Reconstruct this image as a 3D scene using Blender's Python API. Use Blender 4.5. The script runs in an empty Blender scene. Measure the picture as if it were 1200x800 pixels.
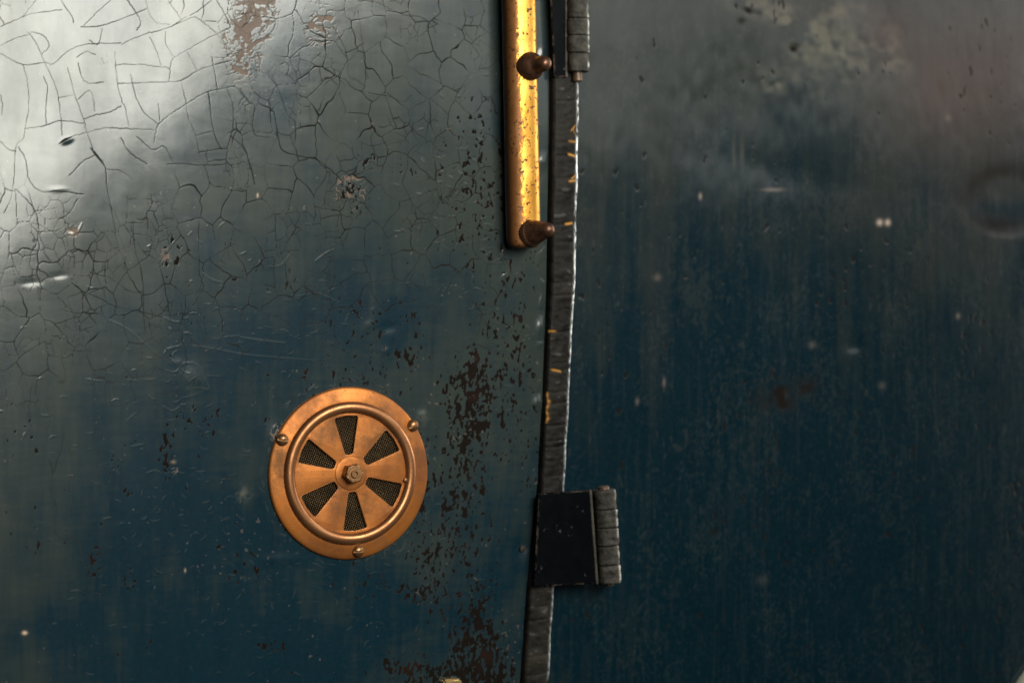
import bpy, bmesh, math, random
import numpy as np
from mathutils import Vector, Matrix

random.seed(7)
RNG = np.random.default_rng(11)
scene = bpy.context.scene
COL = scene.collection
R = math.radians

# ------------------------------------------------------------------ camera geometry
AZ = R(27.0)          # the camera stands to the left of the panel's normal
DIST = 1.68
LENS, SENSOR = 85.0, 36.0
CAM = np.array([-math.sin(AZ) * DIST, -math.cos(AZ) * DIST, 0.0])
FWD = np.array([math.sin(AZ), math.cos(AZ), 0.0])
RGT = np.array([math.cos(AZ), -math.sin(AZ), 0.0])
UP = np.array([0.0, 0.0, 1.0])
K = SENSOR / LENS / 1200.0
S = DIST * K          # metres per photo pixel at the middle of the photo


def at(px, py, w=0.0):
    """point at height w above the panel plane (panel plane is y = 0, outside is -y)"""
    d = FWD + (px - 600) * K * RGT + (400 - py) * K * UP
    t = (-w - CAM[1]) / d[1]
    p = CAM + d * t
    return Vector((float(p[0]), float(p[1]), float(p[2])))


def to_px(X, Y, Z):
    vx, vy, vz = X - CAM[0], Y - CAM[1], Z - CAM[2]
    dep = vx * FWD[0] + vy * FWD[1]
    px = 600 + (vx * RGT[0] + vy * RGT[1]) / dep / K
    py = 400 - vz / dep / K
    return px, py


# ------------------------------------------------------------------ object helpers
def tag(o, label=None, cat=None, group=None, kind=None):
    if label: o['label'] = label
    if cat: o['category'] = cat
    if group: o['group'] = group
    if kind: o['kind'] = kind
    return o


def empty(name, loc, label, cat, group=None):
    o = bpy.data.objects.new(name, None)
    o.empty_display_size = 0.02
    COL.objects.link(o)
    o.location = loc
    return tag(o, label, cat, group)


def link(name, me, mat, parent=None, smooth=True, auto=None):
    if smooth:
        me.polygons.foreach_set('use_smooth', np.ones(len(me.polygons), dtype=bool))
    if auto:
        me.set_sharp_from_angle(angle=R(auto))
    if mat: me.materials.append(mat)
    o = bpy.data.objects.new(name, me)
    COL.objects.link(o)
    if parent is not None:
        o.parent = parent
    return o


def from_bm(name, bm, mat, parent=None, smooth=True, auto=40):
    bmesh.ops.recalc_face_normals(bm, faces=bm.faces)
    me = bpy.data.meshes.new(name)
    bm.to_mesh(me); bm.free()
    return link(name, me, mat, parent, smooth, auto)


def lathe(profile, seg=64, close_start=True, close_end=True):
    """profile of (r, w): turned round the outward axis (-y)"""
    bm = bmesh.new()
    rings = []
    for r, w in profile:
        if r < 1e-7:
            rings.append([bm.verts.new((0, -w, 0))])
        else:
            rings.append([bm.verts.new((r * math.cos(2 * math.pi * k / seg), -w, r * math.sin(2 * math.pi * k / seg))) for k in range(seg)])
    for a, b in zip(rings[:-1], rings[1:]):
        for k in range(seg):
            k2 = (k + 1) % seg
            if len(a) == 1 and len(b) == 1: continue
            if len(a) == 1: bm.faces.new((a[0], b[k], b[k2]))
            elif len(b) == 1: bm.faces.new((a[k], b[0], a[k2]))
            else: bm.faces.new((a[k], b[k], b[k2], a[k2]))
    return bm


def grid_mesh(name, P, attrs, flip=False):
    """P: (nv, nu, 3) array"""
    nv, nu = P.shape[:2]
    idx = np.arange(nv * nu).reshape(nv, nu)
    a, b, c, d = idx[:-1, :-1], idx[:-1, 1:], idx[1:, 1:], idx[1:, :-1]
    q = np.stack([a, d, c, b] if flip else [a, b, c, d], -1).reshape(-1).astype(np.int32)
    me = bpy.data.meshes.new(name)
    me.vertices.add(nv * nu)
    me.vertices.foreach_set('co', P.reshape(-1).astype(np.float32))
    nf = len(q) // 4
    me.loops.add(len(q)); me.loops.foreach_set('vertex_index', q)
    me.polygons.add(nf)
    me.polygons.foreach_set('loop_start', np.arange(0, len(q), 4, dtype=np.int32))
    me.update(calc_edges=True)
    for k, v in attrs.items():
        at_ = me.attributes.new(k, 'FLOAT', 'POINT')
        at_.data.foreach_set('value', np.ascontiguousarray(v, dtype=np.float32).reshape(-1))
    return me


# ------------------------------------------------------------------ field helpers (wear of the paint)
def gnoise(shape, sv, su, seed):
    r = np.random.default_rng(seed).standard_normal(shape)
    fv = np.fft.fftfreq(shape[0])[:, None]; fu = np.fft.rfftfreq(shape[1])[None, :]
    g = np.exp(-2 * math.pi ** 2 * ((fv * sv) ** 2 + (fu * su) ** 2))
    n = np.fft.irfft2(np.fft.rfft2(r) * g, s=shape)
    return n / n.std()


def sst(a, b, x):
    t = np.clip((x - a) / (b - a), 0, 1)
    return t * t * (3 - 2 * t)


def blobs(px, py, L):
    """sum of gaussians, L of (x, y, sx, sy, amp[, rot deg])"""
    out = np.zeros_like(px)
    for b in L:
        x, y, sx, sy, am = b[:5]
        a = R(b[5]) if len(b) > 5 else 0
        dx, dy = px - x, py - y
        u = dx * math.cos(a) + dy * math.sin(a); v = -dx * math.sin(a) + dy * math.cos(a)
        out += am * np.exp(-0.5 * ((u / sx) ** 2 + (v / sy) ** 2))
    return out


def hash2(ix, iy, k):
    h = np.sin(ix * 127.1 + iy * 311.7 + k * 74.7) * 43758.5453
    return h - np.floor(h)


def voro(x, y, seed):
    """edge distance of a cell pattern, and the cell's id"""
    ix, iy = np.floor(x), np.floor(y)
    F1 = np.full(x.shape, 9.0); cx = np.zeros_like(x); cy = np.zeros_like(x); gx = np.zeros_like(x); gy = np.zeros_like(x)
    for i in (-1, 0, 1):
        for j in (-1, 0, 1):
            jx, jy = ix + i, iy + j
            sx = jx + 0.08 + 0.84 * hash2(jx, jy, seed); sy = jy + 0.08 + 0.84 * hash2(jx, jy, seed + 5)
            d = (sx - x) ** 2 + (sy - y) ** 2
            m = d < F1
            F1 = np.where(m, d, F1); cx = np.where(m, sx, cx); cy = np.where(m, sy, cy); gx = np.where(m, jx, gx); gy = np.where(m, jy, gy)
    E = np.full(x.shape, 9.0)
    for i in (-2, -1, 0, 1, 2):
        for j in (-2, -1, 0, 1, 2):
            if abs(i) + abs(j) > 3: continue
            jx, jy = gx + i, gy + j
            if i == 0 and j == 0: continue
            sx = jx + 0.08 + 0.84 * hash2(jx, jy, seed); sy = jy + 0.08 + 0.84 * hash2(jx, jy, seed + 5)
            vx, vy = sx - cx, sy - cy
            ln = np.sqrt(vx * vx + vy * vy) + 1e-9
            e = ((cx + sx) / 2 - x) * vx / ln + ((cy + sy) / 2 - y) * vy / ln
            E = np.minimum(E, e)
    return E, hash2(gx, gy, seed + 9), hash2(gx, gy, seed + 13)


def catmull(pts, n=8):
    pts = [np.array(p, float) for p in pts]
    if len(pts) < 3:
        return [pts[0] + (pts[-1] - pts[0]) * t for t in np.linspace(0, 1, n)]
    P = [2 * pts[0] - pts[1]] + pts + [2 * pts[-1] - pts[-2]]
    out = []
    for i in range(1, len(P) - 2):
        for t in np.linspace(0, 1, n, endpoint=False):
            a, b, c, d = P[i - 1], P[i], P[i + 1], P[i + 2]
            out.append(0.5 * (2 * b + (c - a) * t + (2 * a - 5 * b + 4 * c - d) * t * t + (3 * b - a - 3 * c + d) * t ** 3))
    out.append(pts[-1])
    return out


class Field:
    """distance painting on a regular grid whose rows and columns map nearly linearly to photo pixels"""
    def __init__(self, px, py):
        self.px, self.py = px, py
        self.rowpx = px[px.shape[0] // 2]; self.colpy = py[:, py.shape[1] // 2]

    def window(self, x0, x1, y0, y1, pad):
        p = self.rowpx; q = self.colpy
        i = np.where((p > x0 - pad - 30) & (p < x1 + pad + 30))[0]
        j = np.where((q > y0 - pad - 62) & (q < y1 + pad + 62))[0]
        if len(i) == 0 or len(j) == 0: return None
        return slice(j[0], j[-1] + 1), slice(i[0], i[-1] + 1)

    def stroke(self, dst, pts, width, amp, mode='max', taper=True):
        n = len(pts) - 1
        for k in range(n):
            a, b = pts[k], pts[k + 1]
            t = (k + 0.5) / n
            w = width * ((0.45 + 0.55 * math.sin(math.pi * t)) if taper else 1)
            win = self.window(min(a[0], b[0]), max(a[0], b[0]), min(a[1], b[1]), max(a[1], b[1]), 3 * w)
            if win is None: continue
            X, Y = self.px[win], self.py[win]
            d = b - a; L2 = max(d @ d, 1e-9)
            s = np.clip(((X - a[0]) * d[0] + (Y - a[1]) * d[1]) / L2, 0, 1)
            D2 = (X - a[0] - s * d[0]) ** 2 + (Y - a[1] - s * d[1]) ** 2
            v = amp * np.exp(-0.5 * D2 / (w * w))
            dst[win] = np.maximum(dst[win], v)


# ------------------------------------------------------------------ materials
def new_mat(name):
    m = bpy.data.materials.new(name)
    m.use_nodes = True
    nt = m.node_tree
    b = nt.nodes['Principled BSDF']
    return m, nt, b


class N:
    def __init__(self, nt): self.nt = nt

    def node(self, t, **kw):
        n = self.nt.nodes.new(t)
        for k, v in kw.items(): setattr(n, k, v)
        return n

    def set(self, sock, v):
        if hasattr(v, 'is_linked') or isinstance(v, bpy.types.NodeSocket): self.nt.links.new(v, sock)
        else: sock.default_value = v

    def attr(self, name):
        return self.node('ShaderNodeAttribute', attribute_name=name).outputs['Fac']

    def math(self, op, a, b=0.0, c=0.0, clamp=False):
        n = self.node('ShaderNodeMath', operation=op, use_clamp=clamp)
        self.set(n.inputs[0], a); self.set(n.inputs[1], b); self.set(n.inputs[2], c)
        return n.outputs[0]

    def mix(self, f, a, b):
        n = self.node('ShaderNodeMix', data_type='RGBA')
        self.set(n.inputs[0], f); self.set(n.inputs[6], a); self.set(n.inputs[7], b)
        return n.outputs[2]

    def mixf(self, f, a, b):
        n = self.node('ShaderNodeMix', data_type='FLOAT')
        self.set(n.inputs[0], f); self.set(n.inputs[2], a); self.set(n.inputs[3], b)
        return n.outputs[0]

    def ramp(self, f, lo, hi, a=0.0, b=1.0):
        n = self.node('ShaderNodeMapRange', interpolation_type='SMOOTHSTEP')
        self.set(n.inputs[0], f)
        n.inputs[1].default_value = lo; n.inputs[2].default_value = hi
        n.inputs[3].default_value = a; n.inputs[4].default_value = b
        return n.outputs[0]

    def noise(self, scale, detail=4, rough=0.55, stretch=(1, 1, 1), off=(0, 0, 0), coord='Object'):
        tc = self.node('ShaderNodeTexCoord')
        mp = self.node('ShaderNodeMapping')
        mp.inputs['Scale'].default_value = stretch; mp.inputs['Location'].default_value = off
        self.nt.links.new(tc.outputs[coord], mp.inputs[0])
        n = self.node('ShaderNodeTexNoise')
        n.inputs['Scale'].default_value = scale; n.inputs['Detail'].default_value = detail; n.inputs['Roughness'].default_value = rough
        self.nt.links.new(mp.outputs[0], n.inputs['Vector'])
        return n.outputs['Fac']

    def bump(self, h, strength, dist, normal=None):
        n = self.node('ShaderNodeBump')
        n.inputs['Strength'].default_value = strength; n.inputs['Distance'].default_value = dist
        self.set(n.inputs['Height'], h)
        if normal is not None: self.nt.links.new(normal, n.inputs['Normal'])
        return n.outputs[0]


def c4(r, g, b): return (r, g, b, 1.0)


def mat_panel(name, rough, coat, coat_rough, spec, greys, blues, speck, prim, rust):
    m, nt, b = new_mat(name); n = N(nt)
    blue = n.attr('blue'); crack = n.attr('crack'); chip_shade = n.attr('chip_shade'); primer = n.attr('primer')
    fleck = n.attr('fleck'); rub = n.attr('rub')
    fine = n.noise(260, 5, 0.65)
    streak = n.noise(140, 4, 0.6, (1, 1, 0.12))
    big = n.noise(9, 3, 0.5)
    grey = n.mix(big, c4(*greys[0]), c4(*greys[1]))
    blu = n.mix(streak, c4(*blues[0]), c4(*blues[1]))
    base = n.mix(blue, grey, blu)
    base = n.mix(n.math('MULTIPLY', n.ramp(fine, 0.45, 0.75), 0.20), base, c4(0.026, 0.038, 0.038))
    base = n.mix(rub, base, n.mix(streak, c4(0.085, 0.082, 0.066), c4(0.16, 0.15, 0.12)))
    pr = n.mix(n.noise(90, 4), c4(*prim[0]), c4(*prim[1]))
    base = n.mix(primer, base, pr)
    ch = n.mix(n.noise(300, 3), c4(0.0040, 0.0035, 0.0030), c4(0.013, 0.0090, 0.0068))
    ch = n.mix(n.ramp(n.noise(48, 3, 0.5, off=(6, 1, 3)), 0.5, 0.72, 0, rust), ch, c4(0.022, 0.0105, 0.0085))
    base = n.mix(chip_shade, base, ch)
    base = n.mix(n.math('MULTIPLY', crack, 0.93), base, c4(0.010, 0.008, 0.006))
    base = n.mix(fleck, base, c4(*speck))
    nt.links.new(base, b.inputs['Base Color'])
    wear = n.math('MAXIMUM', n.math('MAXIMUM', crack, chip_shade), n.math('MAXIMUM', primer, n.math('MULTIPLY', rub, 0.7)), clamp=True)
    ro = n.math('ADD', n.math('MULTIPLY', n.noise(35, 5, 0.6, (1, 1, 0.35)), 0.16), rough - 0.08)
    ro = n.mixf(wear, ro, 0.75)
    nt.links.new(ro, b.inputs['Roughness'])
    sp = n.mixf(wear, spec, 0.03)
    nt.links.new(sp, b.inputs['Specular IOR Level'])
    cw = n.math('MULTIPLY', n.math('SUBTRACT', 1.0, wear, clamp=True), n.ramp(n.noise(22, 5, 0.65, (1, 1, 0.5)), 0.25, 0.75, coat * 0.55, coat))
    nt.links.new(cw, b.inputs['Coat Weight'])
    cr = n.math('ADD', n.math('MULTIPLY', n.noise(120, 4, 0.6, (0.4, 1, 1)), 0.12), coat_rough - 0.06)
    nt.links.new(cr, b.inputs['Coat Roughness'])
    h = n.math('ADD', n.math('MULTIPLY', fine, 0.5), n.math('MULTIPLY', streak, 0.5))
    bp = n.bump(h, 0.10, 0.0006)
    nt.links.new(bp, b.inputs['Normal'])
    bp2 = n.bump(h, 0.018, 0.0006)
    nt.links.new(bp2, b.inputs['Coat Normal'])
    return m


def mat_metal(name, light, dark, metallic, r0, r1, scale=60, stretch=(1, 1, 1), bump=0.2, spots=None, spot_amt=0.0, lo=0.35, hi=0.7, grime=None):
    m, nt, b = new_mat(name); n = N(nt)
    f = n.ramp(n.noise(scale, 6, 0.62, stretch), lo, hi)
    col = n.mix(f, c4(*light), c4(*dark))
    ro = n.mixf(f, r0, r1)
    met = metallic
    if spots:
        s = n.math('MULTIPLY', n.ramp(n.noise(420, 2, 0.5, off=(3, 1, 2)), 0.64, 0.70), n.ramp(n.noise(70, 3, 0.5, off=(8, 3, 2)), 0.4, 0.6))
        s = n.math('MULTIPLY', s, spot_amt)
        col = n.mix(s, col, c4(*spots))
        ro = n.mixf(s, ro, 0.8)
        met = n.mixf(s, metallic, 0.0)
    if grime:
        g_ = n.ramp(n.noise(26, 6, 0.7, off=(4, 9, 2)), 0.46, 0.70, 0.0, 0.8)
        col = n.mix(g_, col, c4(*grime)); ro = n.mixf(g_, ro, 0.7)
    nt.links.new(col, b.inputs['Base Color'])
    nt.links.new(ro, b.inputs['Roughness'])
    n.set(b.inputs['Metallic'], met)
    bp = n.bump(n.noise(400, 4, 0.6), bump, 0.0004)
    nt.links.new(bp, b.inputs['Normal'])
    return m


def mat_brass_bar():
    m, nt, b = new_mat('tarnished_brass'); n = N(nt)
    t = n.attr('tarnish')
    spec = n.noise(330, 5, 0.7, (1, 1, 0.5))
    big = n.noise(60, 4, 0.6, (1, 1, 0.4), off=(2, 7, 1))
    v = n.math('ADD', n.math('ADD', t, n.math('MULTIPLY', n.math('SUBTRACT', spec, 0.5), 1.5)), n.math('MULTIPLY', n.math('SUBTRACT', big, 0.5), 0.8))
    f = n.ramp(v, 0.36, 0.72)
    pit = n.math('MULTIPLY', n.ramp(n.noise(480, 1, 0.4, off=(5, 5, 5)), 0.61, 0.66), n.ramp(n.noise(110, 3, 0.5, off=(1, 8, 2)), 0.38, 0.52))
    gold = n.mix(n.ramp(big, 0.3, 0.7), c4(0.66, 0.36, 0.075), c4(0.48, 0.22, 0.035))
    brown = n.mix(n.noise(200, 4), c4(0.20, 0.075, 0.022), c4(0.33, 0.14, 0.045))
    col = n.mix(f, gold, brown)
    col = n.mix(n.attr('deep_red'), col, c4(0.035, 0.009, 0.005))
    col = n.mix(pit, col, c4(0.09, 0.036, 0.013))
    nt.links.new(col, b.inputs['Base Color'])
    w = n.math('MAXIMUM', f, pit)
    nt.links.new(n.mixf(w, 0.39, 0.55), b.inputs['Roughness'])
    nt.links.new(n.mixf(w, 1.0, 0.55), b.inputs['Metallic'])
    h = n.math('ADD', n.math('MULTIPLY', w, -0.6), n.noise(150, 5, 0.6))
    nt.links.new(n.bump(h, 0.35, 0.0005), b.inputs['Normal'])
    return m


def mat_strip():
    m, nt, b = new_mat('worn_black_edging'); n = N(nt)
    bare = n.attr('bare'); gold = n.attr('gold')
    f = n.noise(190, 5, 0.65)
    base = n.mix(n.ramp(f, 0.35, 0.7), c4(0.004, 0.0037, 0.0034), c4(0.015, 0.013, 0.0105))
    base = n.mix(n.attr('dust'), base, c4(0.055, 0.047, 0.037))
    base = n.mix(bare, base, c4(0.55, 0.59, 0.60))
    base = n.mix(gold, base, c4(0.50, 0.24, 0.05))
    nt.links.new(base, b.inputs['Base Color'])
    b.inputs['Specular IOR Level'].default_value = 0.10
    nt.links.new(n.mixf(bare, n.mixf(f, 0.35, 0.65), 0.34), b.inputs['Roughness'])
    nt.links.new(n.math('MULTIPLY', bare, 0.85), b.inputs['Metallic'])
    nt.links.new(n.bump(n.noise(340, 5, 0.65), 0.4, 0.0006), b.inputs['Normal'])
    return m


def mat_leaf():
    m, nt, b = new_mat('blue_black_hinge_paint'); n = N(nt)
    f = n.noise(120, 5, 0.6)
    base = n.mix(f, c4(0.0014, 0.0020, 0.0030), c4(0.0040, 0.0048, 0.0060))
    bv = n.node('ShaderNodeBevel', samples=4); bv.inputs['Radius'].default_value = 0.0011
    ge = n.node('ShaderNodeNewGeometry'); dt = n.node('ShaderNodeVectorMath', operation='DOT_PRODUCT')
    nt.links.new(bv.outputs[0], dt.inputs[0]); nt.links.new(ge.outputs['True Normal'], dt.inputs[1])
    ed = n.ramp(n.math('SUBTRACT', 1.0, dt.outputs['Value']), 0.02, 0.14)
    ed = n.math('MULTIPLY', ed, n.ramp(n.noise(160, 4, 0.65, off=(4, 4, 1)), 0.42, 0.60))
    base = n.mix(ed, base, c4(0.10, 0.075, 0.055))
    sp = n.math('MULTIPLY', n.ramp(n.noise(230, 3, 0.6, off=(2, 2, 7)), 0.63, 0.70), n.ramp(n.noise(45, 2, 0.5, off=(9, 2, 7)), 0.45, 0.62))
    base = n.mix(n.math('MULTIPLY', sp, 0.5), base, c4(0.11, 0.11, 0.105))
    nt.links.new(base, b.inputs['Base Color'])
    nt.links.new(n.mixf(f, 0.15, 0.32), b.inputs['Roughness'])
    b.inputs['Specular IOR Level'].default_value = 0.04
    nt.links.new(n.bump(n.noise(200, 5, 0.6), 0.35, 0.0005), b.inputs['Normal'])
    return m


def mat_knuckle():
    m, nt, b = new_mat('worn_grey_hinge_paint'); n = N(nt)
    f = n.noise(170, 5, 0.65)
    base = n.mix(n.ramp(f, 0.3, 0.72), c4(0.010, 0.009, 0.0075), c4(0.055, 0.049, 0.039))
    br = n.attr('bare')
    base = n.mix(br, base, c4(0.45, 0.45, 0.42))
    nt.links.new(base, b.inputs['Base Color'])
    b.inputs['Specular IOR Level'].default_value = 0.25
    nt.links.new(n.mixf(br, 0.55, 0.35), b.inputs['Roughness'])
    nt.links.new(n.math('MULTIPLY', br, 0.8), b.inputs['Metallic'])
    nt.links.new(n.bump(n.noise(300, 6, 0.7), 0.8, 0.0010), b.inputs['Normal'])
    return m


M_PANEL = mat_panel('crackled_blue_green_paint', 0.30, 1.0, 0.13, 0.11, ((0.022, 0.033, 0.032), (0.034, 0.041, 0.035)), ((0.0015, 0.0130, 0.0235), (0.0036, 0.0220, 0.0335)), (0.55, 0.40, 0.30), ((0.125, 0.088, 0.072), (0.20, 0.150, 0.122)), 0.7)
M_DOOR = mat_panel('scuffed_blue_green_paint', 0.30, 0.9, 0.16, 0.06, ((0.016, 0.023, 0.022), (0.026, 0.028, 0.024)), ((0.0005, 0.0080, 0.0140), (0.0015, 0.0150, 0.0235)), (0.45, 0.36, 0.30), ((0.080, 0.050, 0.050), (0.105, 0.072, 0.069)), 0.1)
M_COPPER = mat_metal('brown_copper', (0.45, 0.146, 0.025), (0.19, 0.062, 0.014), 0.62, 0.40, 0.55, 30, bump=0.15, spots=(0.13, 0.06, 0.03), spot_amt=0.5, grime=(0.13, 0.060, 0.022))
M_RIM = mat_metal('rubbed_copper', (0.38, 0.170, 0.072), (0.22, 0.088, 0.034), 0.8, 0.30, 0.42, 60, bump=0.08)
M_SCREW = mat_metal('old_bronze', (0.38, 0.20, 0.09), (0.15, 0.075, 0.034), 0.85, 0.30, 0.5, 220, bump=0.2)
M_GAUZE = mat_metal('bronze_wire', (0.13, 0.085, 0.042), (0.05, 0.033, 0.018), 0.8, 0.4, 0.55, 60, bump=0.05)
M_DARK = mat_metal('dark_void', (0.006, 0.005, 0.004), (0.012, 0.009, 0.007), 0.0, 0.8, 0.9, 60)
M_STUD = mat_metal('dark_copper_stud', (0.20, 0.095, 0.055), (0.05, 0.025, 0.016), 0.75, 0.30, 0.5, 170, bump=0.25)
M_BAR = mat_brass_bar()
M_STRIP = mat_strip()
M_LEAF = mat_leaf()
M_KNUCKLE = mat_knuckle()
M_LIP = mat_metal('worn_brown_lip', (0.055, 0.045, 0.035), (0.012, 0.010, 0.008), 0.0, 0.45, 0.6, 150)
M_PIN = mat_metal('rusty_pin', (0.15, 0.10, 0.07), (0.07, 0.04, 0.025), 0.5, 0.45, 0.65, 200)
M_PALE = mat_metal('pale_enamel', (0.52, 0.52, 0.42), (0.42, 0.42, 0.35), 0.0, 0.4, 0.5, 40)
M_BRASS = mat_metal('worn_brass', (0.72, 0.55, 0.27), (0.42, 0.27, 0.10), 0.9, 0.3, 0.5, 160, bump=0.2)

# ------------------------------------------------------------------ LEFT PANEL
EDGE = [(-60, 647), (0, 647), (150, 646), (330, 643), (450, 639), (570, 632), (700, 619), (800, 612), (860, 609)]
edge_z = np.array([at(600, y).z for y, x in EDGE])[::-1]
edge_x = np.array([at(x, y).x for y, x in EDGE])[::-1]


def edge_at(z): return np.interp(z, edge_z, edge_x)


def margin(g, reach):
    """widening steps that carry a panel on past the part that needs fine detail"""
    out = []; d = g; t = 0.0
    while t < reach:
        d = min(d * 1.3, 0.03); t += d; out.append(t)
    return np.array(out)


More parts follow.
